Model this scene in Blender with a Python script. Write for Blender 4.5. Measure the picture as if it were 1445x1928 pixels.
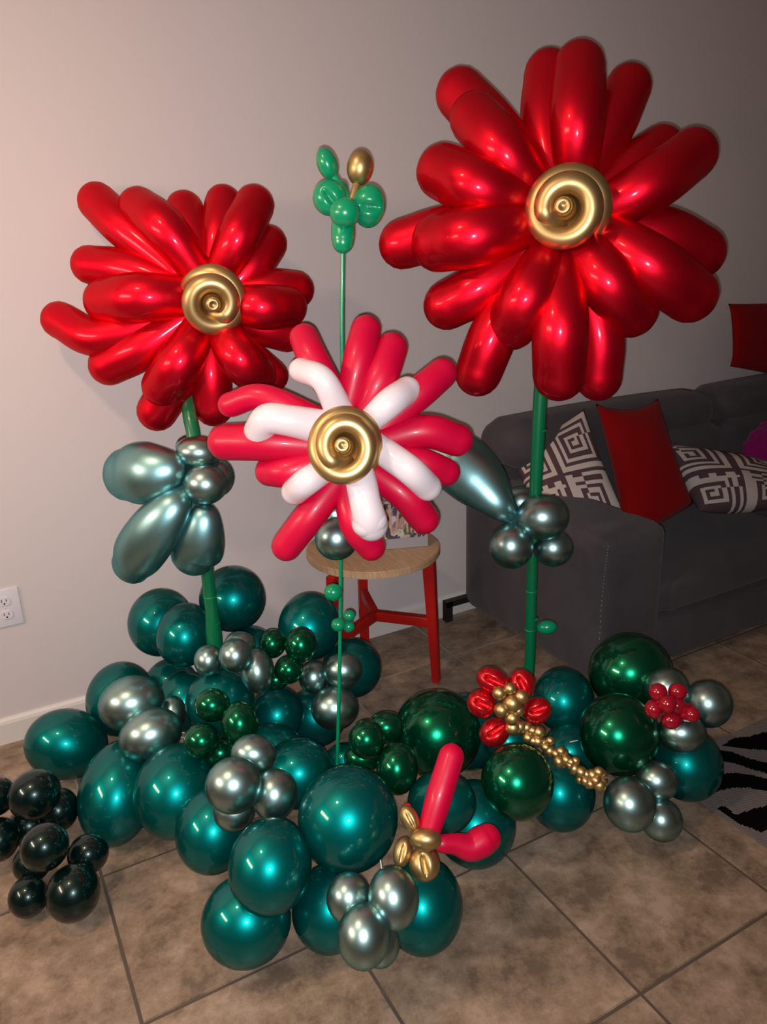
import bpy, bmesh, math, random
from mathutils import Vector, Matrix
from math import pi, sin, cos, sqrt
random.seed(7)
for o in list(bpy.data.objects): bpy.data.objects.remove(o)
C = bpy.context.scene.collection
sc = bpy.context.scene

# ------------------------------------------------ camera (eye height 1.47 m, pitched down, hand held)
F = 1458.7; H = 1.472; WY = 2.489
pit, rol, yaw = 0.32674, -0.034744, 0.493975
fw = Vector((sin(yaw)*cos(pit), cos(yaw)*cos(pit), -sin(pit)))
r0 = Vector((cos(yaw), -sin(yaw), 0)); u0 = r0.cross(fw)
rt = cos(rol)*r0+sin(rol)*u0; up = -sin(rol)*r0+cos(rol)*u0
cam = bpy.data.cameras.new('camera'); co = bpy.data.objects.new('camera', cam); C.objects.link(co)
cam.sensor_fit = 'VERTICAL'; cam.sensor_height = 36; cam.lens = F/1928*36; cam.clip_start = .05
m = Matrix((rt, up, -fw)).transposed().to_4x4(); m.translation = (0, 0, H); co.matrix_world = m
sc.camera = co
# ------------------------------------------------ light
wd = bpy.data.worlds.new('world'); sc.world = wd; wd.use_nodes = True
wd.node_tree.nodes['Background'].inputs[0].default_value = (.02, .02, .022, 1)
def lamp(name, kind, loc, energy, color, **k):
    l = bpy.data.lights.new(name, kind); l.energy = energy; l.color = color
    for a, b in k.items(): setattr(l, a, b)
    o = bpy.data.objects.new(name, l); o.location = loc; C.objects.link(o); return o
fl = lamp('phone_flash', 'SPOT', Vector((0, 0, H))-up*.016-rt*.008+fw*.004, 124, (.97, .98, 1.0), shadow_soft_size=.006, spot_size=math.radians(126), spot_blend=1.0)
fl.rotation_euler = (fw-rt*.13+up*.05).to_track_quat('-Z', 'Y').to_euler()
lamp('ceiling_lamp', 'AREA', (-.45, 1.2, 2.60), 17, (1.0, .68, .44), shape='DISK', size=.17)
lamp('hall_lamp', 'AREA', (-1.7, 1.35, 1.75), 30, (1.0, .72, .56), shape='RECTANGLE', size=.30, size_y=1.1).rotation_euler = (0, -pi/2, 0)
sc.view_settings.view_transform = 'Standard'; sc.view_settings.look = 'None'
sc.view_settings.gamma = 1; sc.view_settings.use_curve_mapping = False
sc.view_settings.exposure = 0.0

# ------------------------------------------------ helpers
def ray(q): return rt*((q[0]-722.5)/F)-up*((q[1]-964)/F)+fw
def D(q, t): return ray(q)*t+Vector((0, 0, H))            # point at axial distance t
def W(q, y): d = ray(q); return D(q, y/d.y)               # point in the vertical plane y
def Z(q, z=0.): d = ray(q); return D(q, (z-H)/d.z)        # point at height z
def dist(p): return (Vector(p)-Vector((0, 0, H))).dot(fw)

MATS = {}
def mat(name, col, metallic=0., rough=.5, coat=0., coat_rough=.05, tint=None, sheen=0., spec=.5, bump=0., bscale=200, sss=0.):
    m = bpy.data.materials.new(name); m.use_nodes = True; nt = m.node_tree; b = nt.nodes['Principled BSDF']
    b.inputs['Base Color'].default_value = (*col, 1); b.inputs['Metallic'].default_value = metallic
    b.inputs['Roughness'].default_value = rough; b.inputs['Coat Weight'].default_value = coat
    b.inputs['Coat Roughness'].default_value = coat_rough; b.inputs['Specular IOR Level'].default_value = spec
    b.inputs['Sheen Weight'].default_value = sheen
    if tint: b.inputs['Specular Tint'].default_value = (*tint, 1)
    if sss: b.inputs['Subsurface Weight'].default_value = sss; b.inputs['Subsurface Radius'].default_value = (.02, .01, .01)
    if bump:
        n = nt.nodes.new('ShaderNodeTexNoise'); n.inputs['Scale'].default_value = bscale; n.inputs['Detail'].default_value = 4
        tc = nt.nodes.new('ShaderNodeTexCoord'); nt.links.new(tc.outputs['Object'], n.inputs['Vector'])
        bp = nt.nodes.new('ShaderNodeBump'); bp.inputs['Strength'].default_value = bump; bp.inputs['Distance'].default_value = .002
        nt.links.new(n.outputs['Fac'], bp.inputs['Height']); nt.links.new(bp.outputs[0], b.inputs['Normal'])
    MATS[name] = m; return m
def noise_color(m, cols, scale, detail=5, dist_=0.3, coord='Object', rand=False, pos=None):
    nt = m.node_tree; b = nt.nodes['Principled BSDF']
    tc = nt.nodes.new('ShaderNodeTexCoord'); n = nt.nodes.new('ShaderNodeTexNoise')
    n.inputs['Scale'].default_value = scale; n.inputs['Detail'].default_value = detail; n.inputs['Distortion'].default_value = dist_
    n.inputs['Roughness'].default_value = .74
    if rand:
        oi = nt.nodes.new('ShaderNodeObjectInfo'); ml = nt.nodes.new('ShaderNodeVectorMath'); ml.operation = 'MULTIPLY_ADD'
        ml.inputs[1].default_value = (1, 1, 1)
        cx = nt.nodes.new('ShaderNodeCombineXYZ'); mm = nt.nodes.new('ShaderNodeMath'); mm.operation = 'MULTIPLY'; mm.inputs[1].default_value = 37
        nt.links.new(oi.outputs['Random'], mm.inputs[0]); nt.links.new(mm.outputs[0], cx.inputs[0]); nt.links.new(mm.outputs[0], cx.inputs[2])
        nt.links.new(tc.outputs[coord], ml.inputs[0]); nt.links.new(cx.outputs[0], ml.inputs[2]); nt.links.new(ml.outputs[0], n.inputs['Vector'])
    else: nt.links.new(tc.outputs[coord], n.inputs['Vector'])
    r = nt.nodes.new('ShaderNodeValToRGB'); e = r.color_ramp
    ps = pos or [.3+.4*i/(len(cols)-1) for i in range(len(cols))]
    e.elements[0].position = ps[0]; e.elements[0].color = (*cols[0], 1)
    e.elements[1].position = ps[-1]; e.elements[1].color = (*cols[-1], 1)
    for p, c in zip(ps[1:-1], cols[1:-1]): e.elements.new(p).color = (*c, 1)
    nt.links.new(n.outputs['Fac'], r.inputs[0]); nt.links.new(r.outputs[0], b.inputs['Base Color'])

TEAL = mat('teal_pearl_latex', (.0, .158, .150), .8, .375, .6, .055, tint=(.05, .42, .42))
GREEN = mat('green_chrome_latex', (.0, .115, .050), .85, .26, .8, .03, tint=(.3, .7, .4))
DARK = mat('dark_green_latex', (.0, .016, .0145), .6, .28, .7, .03)
SILV = mat('silver_green_chrome_latex', (.33, .50, .49), 1., .335, .3, .05, tint=(.05, .38, .36))
LEAFS = mat('silver_green_leaf_latex', (.25, .48, .50), 1., .385, .2, .06, tint=(.08, .35, .33))
REDC = mat('red_chrome_latex', (.74, .006, .024), .9, .43, .22, .13, tint=(.5, .08, .06))
REDS = mat('small_red_chrome_latex', (.62, .008, .016), .7, .28, .5, .05)
REDM = mat('red_matte_latex', (.52, .0, .034), 0, .42, .1, .12, spec=.35)
WHITE = mat('white_latex', (.72, .63, .67), 0, .33, .2, .1, sss=.15)
GOLD = mat('gold_chrome_latex', (.56, .39, .17), .95, .41, .08, .1, tint=(.6, .5, .3))
GRNM = mat('green_latex', (.0, .25, .105), 0, .28, .3, .08, spec=.5)
STEM = mat('green_stem_latex', (.0, .135, .05), 0, .33, .3, .1, spec=.5)
BERRY = mat('red_berry_latex', (.30, .003, .015), 0, .18, .5, .05)
GOLDM = mat('gold_neck_latex', (.27, .18, .07), .3, .4)
RIBW = mat('white_tie_latex', (.7, .75, .72), 0, .5)
WALL = mat('wall_paint', (.625, .562, .558), 0, .62, bump=.12, bscale=90, spec=.25)
CEIL = mat('ceiling_paint', (.6, .58, .55), 0, .8)
BASE = mat('baseboard_paint', (.68, .63, .60), 0, .42, spec=.4)
PLATE = mat('outlet_plastic', (.68, .65, .70), 0, .35); SLOT = mat('outlet_slot', (.03, .02, .02), 0, .6)
TILE = mat('floor_tile', (.35, .26, .18), 0, .42, bump=.10, bscale=45, spec=.38)
noise_color(TILE, [(.150, .106, .074), (.225, .160, .110), (.285, .203, .142), (.375, .273, .200)], 9, 12, 0., rand=True, pos=[.39, .46, .53, .62])
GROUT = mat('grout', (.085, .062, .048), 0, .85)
# dark in the foreground, paler towards the wall, transition broken up by noise
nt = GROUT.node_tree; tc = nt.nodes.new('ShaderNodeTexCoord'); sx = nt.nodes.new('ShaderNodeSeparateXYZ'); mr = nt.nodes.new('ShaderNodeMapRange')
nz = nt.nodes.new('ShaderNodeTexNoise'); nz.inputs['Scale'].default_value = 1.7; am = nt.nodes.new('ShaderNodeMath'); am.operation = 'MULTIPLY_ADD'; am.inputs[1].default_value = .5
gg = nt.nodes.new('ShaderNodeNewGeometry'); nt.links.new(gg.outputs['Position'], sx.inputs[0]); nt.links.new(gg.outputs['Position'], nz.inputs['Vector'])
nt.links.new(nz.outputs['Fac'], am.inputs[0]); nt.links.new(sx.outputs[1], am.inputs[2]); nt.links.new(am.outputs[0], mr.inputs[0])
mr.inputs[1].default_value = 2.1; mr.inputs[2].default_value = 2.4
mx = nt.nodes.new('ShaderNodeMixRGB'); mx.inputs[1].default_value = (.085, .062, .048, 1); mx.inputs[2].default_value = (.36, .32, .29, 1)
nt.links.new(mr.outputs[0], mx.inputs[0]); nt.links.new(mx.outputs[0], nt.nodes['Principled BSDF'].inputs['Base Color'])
SOFA = mat('sofa_fabric', (.115, .100, .105), 0, .95, sheen=.12, bump=.5, bscale=420, spec=.1)
noise_color(SOFA, [(.052, .045, .049), (.074, .065, .070)], 5, 6, .6)
SOFAT = mat('sofa_stitch', (.35, .3, .3), 0, .9)
BLK = mat('black_metal', (.01, .01, .01), 0, .5)
REDCU = mat('red_cushion_fabric', (.21, .002, .003), 0, .9, sheen=.04, bump=.4, bscale=500, spec=.08)
PATL = mat('cushion_print_cream', (.50, .42, .38), 0, .95, bump=.3, bscale=600, spec=.1)
PATD = mat('cushion_print_plum', (.085, .05, .058), 0, .95, bump=.3, bscale=600, spec=.1)
PURP = mat('purple_plush', (.17, .004, .085), 0, .95, sheen=.1, spec=.1)
STRED = mat('stool_red_paint', (.40, .008, .006), 0, .38)
WOOD = mat('stool_oak', (.5, .36, .22), 0, .5)
RUGL = mat('rug_grey_weave', (.17, .145, .138), 0, 1, bump=.8, bscale=350, spec=.05)
RUGD = mat('rug_black_weave', (.004, .003, .004), 0, 1, bump=.8, bscale=350, spec=.02)
# oak grain
nt = WOOD.node_tree; tc = nt.nodes.new('ShaderNodeTexCoord'); mp = nt.nodes.new('ShaderNodeMapping'); mp.inputs['Scale'].default_value = (90, 6, 6)
mp.inputs['Rotation'].default_value = (0, 0, .2)
n = nt.nodes.new('ShaderNodeTexNoise'); n.inputs['Scale'].default_value = 2.2; n.inputs['Detail'].default_value = 5
r = nt.nodes.new('ShaderNodeValToRGB'); r.color_ramp.elements[0].position = .35; r.color_ramp.elements[0].color = (.40, .255, .145, 1)
r.color_ramp.elements[1].position = .65; r.color_ramp.elements[1].color = (.52, .35, .215, 1)
nt.links.new(tc.outputs['Object'], mp.inputs[0]); nt.links.new(mp.outputs[0], n.inputs['Vector']); nt.links.new(n.outputs['Fac'], r.inputs[0])
nt.links.new(r.outputs[0], nt.nodes['Principled BSDF'].inputs['Base Color'])

def setp(o, label=None, cat=None, group=None, kind=None):
    if label: o['label'] = label
    if cat: o['category'] = cat
    if group: o['group'] = group
    if kind: o['kind'] = kind
    return o
def thing(name, label, cat, loc=(0, 0, 0), group=None):
    o = bpy.data.objects.new(name, None); C.objects.link(o); o.location = loc; o.empty_display_size = .05
    return setp(o, label, cat, group)
def wloc(o):
    p = Vector(o.location)
    while o.parent: o = o.parent; p += Vector(o.location)
    return p
def obj(name, me, mats, parent=None, loc=None, mtx=None, smooth=True, label=None):
    if isinstance(me, bmesh.types.BMesh):
        b = me; me = bpy.data.meshes.new(name); b.to_mesh(me); b.free()
        if smooth:
            for p in me.polygons: p.use_smooth = True
        for mm in (mats if isinstance(mats, (list, tuple)) else [mats]): me.materials.append(mm)
    o = bpy.data.objects.new(name, me); C.objects.link(o)
    if parent: o.parent = parent
    off = wloc(parent) if parent else Vector((0, 0, 0))
    if mtx is not None:
        mm = mtx.copy(); mm.translation = mm.translation-off; o.matrix_basis = mm
    else: o.location = Vector(loc)-off if loc is not None else -off
    if label: o['label'] = label
    return o
def recenter(o, c):
    c = Vector(c)
    for v in o.data.vertices: v.co -= c
    o.location = Vector(o.location)+c; return o

# unit balloon: near-sphere, slightly pear shaped towards a knotted neck on -Z (away from the viewer side)
def balloon_mesh(name, m, seg=40, rings=24, knot=True, pear=.06):
    b = bmesh.new(); prof = []
    for i in range(rings+1):
        th = pi*i/rings; z = cos(th); r = sin(th)*(1+pear*z)
        prof.append((r, z*(1.0 if z > 0 else 1.04)))
    if knot: prof = prof[:-1]+[(.07, -1.05), (.045, -1.09), (.075, -1.13), (.075, -1.16), (0, -1.17)]
    top = b.verts.new((0, 0, prof[0][1])); rows = []
    for r, z in prof[1:-1]: rows.append([b.verts.new((r*cos(2*pi*k/seg), r*sin(2*pi*k/seg), z)) for k in range(seg)])
    bot = b.verts.new((0, 0, prof[-1][1]))
    for k in range(seg):
        k2 = (k+1) % seg
        b.faces.new((top, rows[0][k], rows[0][k2])); b.faces.new((bot, rows[-1][k2], rows[-1][k]))
        for a, c in zip(rows, rows[1:]): b.faces.new((a[k], c[k], c[k2], a[k2]))
    me = bpy.data.meshes.new(name); b.to_mesh(me); b.free()
    for p in me.polygons: p.use_smooth = True
    me.materials.append(m); return me
BM = {}
def balloon(u, v, ra, rb, t, m, parent=None, name='balloon', tilt=0, lean=(0, 0), depth=1., small=False, label=None):
    """ellipsoidal balloon centred at distance t; ra, rb its half extents, tilt its roll; lean tips its neck axis"""
    key = (m.name, small)
    if key not in BM: BM[key] = balloon_mesh(m.name+('_round' if small else '_balloon'), m, 28 if small else 44, 18 if small else 26, not small, .03 if small else .05)
    c = D((u, v), t); k = t/F
    zz = -(ray((u, v)).normalized()); zz = (zz+rt*lean[0]+up*lean[1]).normalized()
    xx = (rt-zz*rt.dot(zz)).normalized(); yy = zz.cross(xx)
    a = -math.radians(tilt); x2 = xx*cos(a)+yy*sin(a); y2 = -xx*sin(a)+yy*cos(a)
    R = Matrix((x2, y2, zz)).transposed().to_4x4()
    k *= .985
    S = Matrix.Diagonal((ra*k, rb*k, (ra+rb)/2*k*depth, 1))
    mt = Matrix.Translation(c) @ R @ S
    o = obj(name, BM[key], m, parent, mtx=mt, label=label)
    return o

def catmull(P, n=10):
    P = [Vector(p) for p in P]; Q = [P[0]*2-P[1]]+P+[P[-1]*2-P[-2]]; out = []
    for i in range(1, len(Q)-2):
        a, b, c, d = Q[i-1], Q[i], Q[i+1], Q[i+2]
        for k in range(n):
            t = k/n; out.append(.5*((2*b)+(c-a)*t+(2*a-5*b+4*c-d)*t*t+(3*b-a-3*c+d)*t**3))
    out.append(P[-1]); return out
def sweep(bm, path, rad, seg=24, cap=(True, True), flat=1., flatdir=None):
    """skin a tube over dense points; rad = list of radii; caps rounded"""
    P = list(path); Rr = list(rad)
    def endcap(P, Rr, first):
        p, r = (P[0], Rr[0]) if first else (P[-1], Rr[-1])
        d = (P[0]-P[1]) if first else (P[-1]-P[-2]); d = d.normalized(); ex = []
        for a in (18, 36, 54, 68, 80, 88): a = math.radians(a); ex.append((p+d*r*sin(a), r*cos(a)))
        return ex
    e0 = endcap(P, Rr, True) if cap[0] else []; e1 = endcap(P, Rr, False) if cap[1] else []
    P = [a for a, _ in reversed(e0)]+P+[a for a, _ in e1]; Rr = [b for _, b in reversed(e0)]+Rr+[b for _, b in e1]
    T = []
    for i in range(len(P)):
        a = P[max(0, i-1)]; b = P[min(len(P)-1, i+1)]; T.append((b-a).normalized())
    n = flatdir.copy() if flatdir else T[0].orthogonal()
    n = (n-T[0]*n.dot(T[0])).normalized(); rows = []
    for i, p in enumerate(P):
        n = (n-T[i]*n.dot(T[i])).normalized(); b = T[i].cross(n)
        rows.append([bm.verts.new(p+(n*cos(2*pi*k/seg)*flat+b*sin(2*pi*k/seg))*Rr[i]) for k in range(seg)])
    for a, c in zip(rows, rows[1:]):
        for k in range(seg): k2 = (k+1) % seg; bm.faces.new((a[k], a[k2], c[k2], c[k]))
    bm.faces.new(list(reversed(rows[0]))); bm.faces.new(rows[-1])
    return bm
def tube(name, pts, radii, m, parent=None, n=10, seg=24, cap=(True, True), flat=1., flatdir=None, label=None):
    path = catmull(pts, n)
    rr = [v.x for v in catmull([Vector((r, 0, 0)) for r in radii], n)]
    o = obj(name, sweep(bmesh.new(), path, rr, seg, cap, flat, flatdir), m, parent, label=label)
    return recenter(o, path[0])

def box(bm, c, s, bev=0., segs=3, rot=None):
    r = bmesh.ops.create_cube(bm, size=1, matrix=Matrix.Diagonal((*s, 1)))
    vs = r['verts']
    if bev:
        es = list({e for v in vs for e in v.link_edges})
        q = bmesh.ops.bevel(bm, geom=es, offset=bev, segments=segs, affect='EDGES', profile=.5)
        vs = list({v for f in q['faces'] for v in f.verts} | {v for v in vs if v.is_valid})
        vs = [v for v in bm.verts if v.is_valid and v.index == -1] or vs
    M = Matrix.Translation(c)
    if rot is not None: M = M @ rot
    return M
def boxobj(name, c, s, m, parent=None, bev=0., segs=3, rz=0, rx=0, ry=0, smooth=None, label=None, kind=None):
    bm = bmesh.new(); bmesh.ops.create_cube(bm, size=1, matrix=Matrix.Diagonal((*s, 1)))
    if bev: bmesh.ops.bevel(bm, geom=list(bm.edges), offset=bev, segments=segs, affect='EDGES', profile=.5)
    o = obj(name, bm, m, parent, loc=c, smooth=bool(bev) if smooth is None else smooth, label=label)
    o.rotation_euler = (rx, ry, rz)
    if kind: o['kind'] = kind
    return o

# ------------------------------------------------ setting
XL, XR, YF, ZC = -3.7, 5.2, -4.2, 2.65
def wallbox(name, c, s, m): return boxobj(name, c, s, m, kind='structure')
wallbox('wall_back', ((XL+XR)/2, WY+.05, ZC/2), (XR-XL+.2, .1, ZC), WALL)
wallbox('wall_left', (XL-.05, (WY+YF)/2, ZC/2), (.1, WY-YF, ZC), WALL)
wallbox('wall_right', (XR+.05, (WY+YF)/2, ZC/2), (.1, WY-YF, ZC), WALL)
wallbox('wall_front', ((XL+XR)/2, YF-.05, ZC/2), (XR-XL+.2, .1, ZC), WALL)
wallbox('ceiling', ((XL+XR)/2, (WY+YF)/2, ZC+.05), (XR-XL+.2, WY-YF+.2, .1), CEIL)
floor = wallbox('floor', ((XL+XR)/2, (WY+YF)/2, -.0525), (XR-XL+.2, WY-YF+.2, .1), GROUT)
S = .4572; OX, OY = .0878, 1.2703
tb = bmesh.new(); bmesh.ops.create_cube(tb, size=1, matrix=Matrix.Diagonal((S-.0075, S-.0075, .012, 1)))
bmesh.ops.bevel(tb, geom=[e for e in tb.edges if all(v.co.z > 0 for v in e.verts)], offset=.0018, segments=2, affect='EDGES')
tme = bpy.data.meshes.new('tile'); tb.to_mesh(tme); tb.free(); tme.materials.append(TILE)
i0 = int(math.floor((XL-OX)/S)); j0 = int(math.floor((YF-OY)/S))
for i in range(i0, 12):
    for j in range(j0, 3):
        x0, x1 = OX+i*S, OX+(i+1)*S; y0, y1 = OY+j*S, OY+(j+1)*S
        a, b, c, d = max(x0, XL), min(x1, XR), max(y0, YF), min(y1, WY)
        if b-a < .03 or d-c < .03: continue
        o = bpy.data.objects.new('tile', tme); C.objects.link(o); o.parent = floor
        o.location = Vector(((a+b)/2, (c+d)/2, -.006))-wloc(floor)
        o.scale = ((b-a)/S, (d-c)/S, 1)
def baseboard(name, p0, p1, nrm):
    bm = bmesh.new(); prof = [(0, 0), (.014, 0), (.014, .070), (.011, .080), (.007, .086), (0, .088)]
    rows = [[bm.verts.new(Vector(p)+Vector(nrm)*a+Vector((0, 0, z))) for a, z in prof] for p in (p0, p1)]
    for k in range(len(prof)-1): bm.faces.new((rows[0][k], rows[0][k+1], rows[1][k+1], rows[1][k]))
    bm.faces.new(rows[0]); bm.faces.new(list(reversed(rows[1]))); bm.faces.new((rows[0][0], rows[1][0], rows[1][-1], rows[0][-1]))
    bmesh.ops.recalc_face_normals(bm, faces=bm.faces)
    o = obj(name, bm, BASE, smooth=False); recenter(o, (Vector(p0)+Vector(p1))/2); o['kind'] = 'structure'
baseboard('baseboard_back', (XL+.014, WY, 0), (XR-.014, WY, 0), (0, -1, 0))
baseboard('baseboard_left', (XL, YF, 0), (XL, WY, 0), (1, 0, 0))
baseboard('baseboard_right', (XR, YF, 0), (XR, WY, 0), (-1, 0, 0))

# wall outlet
wp = W((-2, 1142), WY)
xr = W((39, 1137), WY).x; pz = (W((33, 1103), WY).z+W((45, 1171), WY).z)/2; pw, ph = .089, .124
outl = thing('wall_outlet', 'white duplex power outlet on the wall at the left edge', 'outlet', (xr-pw/2, WY, pz-ph/2))
boxobj('cover_plate', (xr-pw/2, WY-.003, pz), (pw, .006, ph), PLATE, outl, .002)
for s in (1, -1):
    bm = bmesh.new()
    n_ = 28; ring = []
    for d_ in (0, .0035):
        rr = []
        for k in range(n_):
            a = 2*pi*k/n_; x = .0172*cos(a); z = max(-.0130, min(.0130, .0172*sin(a))); rr.append(bm.verts.new((x, -d_, z)))
        ring.append(rr)
    for k in range(n_): k2 = (k+1) % n_; bm.faces.new((ring[0][k], ring[0][k2], ring[1][k2], ring[1][k]))
    bm.faces.new(ring[1]); bm.faces.new(list(reversed(ring[0]))); bmesh.ops.recalc_face_normals(bm, faces=bm.faces)
    cz = pz+s*.0225
    so = obj('socket', bm, PLATE, outl, loc=(xr-pw/2, WY-.0058, cz), smooth=False)
    for dx in (-.0065, .0065): boxobj('slot', (xr-pw/2+dx, WY-.0094, cz+.003), (.0022, .001, .0085), SLOT, so)
    bm = bmesh.new(); bmesh.ops.create_cone(bm, cap_ends=True, segments=16, radius1=.0028, radius2=.0028, depth=.001)
    o = obj('ground_hole', bm, SLOT, so, loc=(xr-pw/2, WY-.0094, cz-.0068)); o.rotation_euler = (pi/2, 0, 0)
bm = bmesh.new(); bmesh.ops.create_uvsphere(bm, u_segments=12, v_segments=8, radius=.003)
o = obj('screw', bm, PLATE, outl, loc=(xr-pw/2, WY-.006, pz)); o.scale = (1, .5, 1)

# ------------------------------------------------ sofa
def pillowbox(name, c, s, m, parent, bev, puff=0., rz=0, rx=0, ry=0, sub=14, label=None):
    """soft box: rounded edges with bulging faces"""
    bm = bmesh.new(); bmesh.ops.create_cube(bm, size=2)
    bmesh.ops.subdivide_edges(bm, edges=list(bm.edges), cuts=sub, use_grid_fill=True)
    h = Vector(s)/2
    for v in bm.verts:
        q = v.co.copy(); p = Vector((q.x*h.x, q.y*h.y, q.z*h.z))
        inner = Vector([max(-(h[i]-bev), min(h[i]-bev, p[i])) for i in range(3)])
        d = p-inner
        if d.length > 1e-9: p = inner+d.normalized()*min(bev, max(abs(x) for x in d) if max(abs(x) for x in d) > 0 else bev)
        for ax in range(3):
            if abs(abs(q[ax])-1) < 1e-4:
                o1, o2 = [i for i in range(3) if i != ax]
                p[ax] += math.copysign(puff*(1-q[o1]**2)*(1-q[o2]**2), q[ax])
        v.co = p
    o = obj(name, bm, m, parent, loc=c, label=label); o.rotation_euler = (rx, ry, rz); return o
sofa = thing('sofa', 'dark charcoal grey fabric sofa against the back wall at right', 'sofa', (2.9, 2.08, 0))
SX, SY = 1.675, 1.655
AW = .285
pillowbox('armrest', (SX+AW/2, (SY+2.44)/2, .325), (AW, 2.44-SY, .53), SOFA, sofa, .035, .008)
pillowbox('armrest', (4.05-AW/2, (SY+2.44)/2, .325), (AW, 2.44-SY, .53), SOFA, sofa, .035, .008)
pillowbox('base_frame', ((SX+AW+4.05-AW)/2, (SY+.02+2.42)/2, .135), (4.05-SX-2*AW+.01, 2.42-SY-.02, .182), SOFA, sofa, .025)
cw = (4.05-SX-2*AW)/2
for k in range(2):
    xc = SX+AW+cw*(k+.5)
    pillowbox('seat_cushion', (xc, (SY+.01+2.2)/2, .305), (cw-.008, 2.2-SY-.01, .145), SOFA, sofa, .045, .014)
pillowbox('backrest_panel', ((SX+4.05)/2, 2.40, .44), (4.05-SX-.04, .12, .62), SOFA, sofa, .03)
bw = (4.05-SX-2*AW)/2
for k in range(2): pillowbox('back_cushion', (SX+AW+bw*(k+.5), 2.235, .535), (bw-.005, .20, .36), SOFA, sofa, .06, .02, rx=-.12)
hx = [1.72, 2.86, 4.04]
for k in range(2): pillowbox('headrest', ((hx[k]+hx[k+1])/2, 2.315, .755), (hx[k+1]-hx[k]-.004, .24, .185), SOFA, sofa, .085, .012)
# stitched seam at the arm's front edge, and the black metal corner legs
def seam(pts, n=46):
    bm = bmesh.new(); path = catmull(pts, 30)
    for i in range(0, len(path)-1, 2):
        a, b = path[i], path[i+1]; sweep(bm, [a, a.lerp(b, .7)], [.0009, .0009], 5, (False, False))
    o = obj('seam_stitching', bm, SOFAT, sofa); o['kind'] = 'stuff'; return o
seam([(SX+.012, SY-.006+.006, .57), (SX+.004, SY+.004, .4), (SX+.004, SY+.004, .1)])
def sofaleg(x, y, dx, dy):
    bm = bmesh.new()
    for c, s in (((x, y, .045), (.03, .03, .09)), ((x+dx*.06, y, .078), (.15, .03, .025))):
        bmesh.ops.create_cube(bm, size=1, matrix=Matrix.Translation(c) @ Matrix.Diagonal((*s, 1)))
    recenter(obj('leg', bm, BLK, sofa, smooth=False), (x, y, 0))
for x, y, dx in ((1.60, 2.44, 1), (1.80, 1.75, 1), (3.9, 2.40, -1), (3.9, 1.75, -1)): sofaleg(x, y, dx, 0)

# cushions --------------------------------------------------------------
def keypat(i, j):
    i = int(i*.43)+4; j = int(j*.43)+4
    P_ = 15; bi, bj = i//P_, j//P_; x = i % P_-7; y = j % P_-7
    if (bi+bj) % 2: x, y = y, -x
    d = max(abs(x), abs(y))
    if abs(y) >= 5 and bj % 2 == 0: return ((i//2) % 2 == 0) and abs(y) != 7 or abs(y) == 5
    s = 1 if (x > 0 and y <= 1 and y > -d+0) else 0
    return (d+s) % 2 == 0
def cushion(name, label, quad, thick, mats, pat=None, n=60, pinch=.06, pb=None):
    """quad: four corner points (bl, br, tr, tl)"""
    q = [Vector(p) for p in quad]; c = sum(q, Vector())/4
    nrm = ((q[1]-q[0]).cross(q[3]-q[0])).normalized()
    if nrm.dot(Vector((0, 0, H))-c) < 0: nrm = -nrm
    bm = bmesh.new(); G = []
    for sd in (1, -1):
        g = []
        for i in range(n+1):
            row = []
            for j in range(n+1):
                u, v = i/n, j/n
                a, b = 2*u-1, 2*v-1
                uu = .5+.5*a*(1-pinch*(1-b*b)*abs(a)); vv = .5+.5*b*(1-(pinch if b > 0 or pb is None else pb)*(1-a*a)*abs(b))
                p = (q[0]*(1-uu)+q[1]*uu)*(1-vv)+(q[3]*(1-uu)+q[2]*uu)*vv
                w = max(0, (1-a*a))**.45*max(0, (1-b*b))**.45
                w += .05*sin(6*a+2*b)*sin(5*b-1.3*a)*(1-a*a)*(1-b*b)
                if sd < 0 and (i in (0, n) or j in (0, n)): row.append(G[0][i][j]); continue
                row.append(bm.verts.new(p+nrm*sd*thick/2*w))
            g.append(row)
        G.append(g)
        for i in range(n):
            for j in range(n):
                f = bm.faces.new((g[i][j], g[i+1][j], g[i+1][j+1], g[i][j+1]) if sd > 0 else (g[i][j], g[i][j+1], g[i+1][j+1], g[i+1][j]))
                if pat: f.material_index = 0 if pat(i, j) else 1
    bmesh.ops.recalc_face_normals(bm, faces=bm.faces)
    o = obj(name, bm, mats); recenter(o, c); return setp(o, label, 'cushion')
cushion('throw_cushion', 'cream and plum maze-print cushion leaning on the sofa arm, behind the green pole', [D((1020, 985), 2.86), D((1185, 985), 2.80), D((1100, 770), 2.95), D((955, 858), 3.0)], .12, [PATL, PATD], keypat)
cushion('throw_cushion', 'plain red cushion standing between the two maze-print cushions', [D((1176, 1015), 2.62), D((1306, 948), 2.76), D((1240, 750), 2.93), D((1122, 760), 2.82)], .13, [REDCU], None, 30, .17, -.04)
cushion('throw_cushion', 'cream and plum maze-print cushion lying on the sofa seat, right of the red one', [D((1318, 962), 2.84), D((1490, 950), 2.90), D((1480, 880), 3.08), D((1238, 834), 3.04)], .16, [PATL, PATD], keypat, n=60, pb=-.08)
cushion('throw_cushion', 'dark red cushion propped on top of the sofa back, at the right edge', [W((1375, 690), 2.30), W((1560, 740), 2.36), W((1540, 555), 2.44), W((1372, 572), 2.44)], .10, [REDCU], None, 30, .09)
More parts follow.
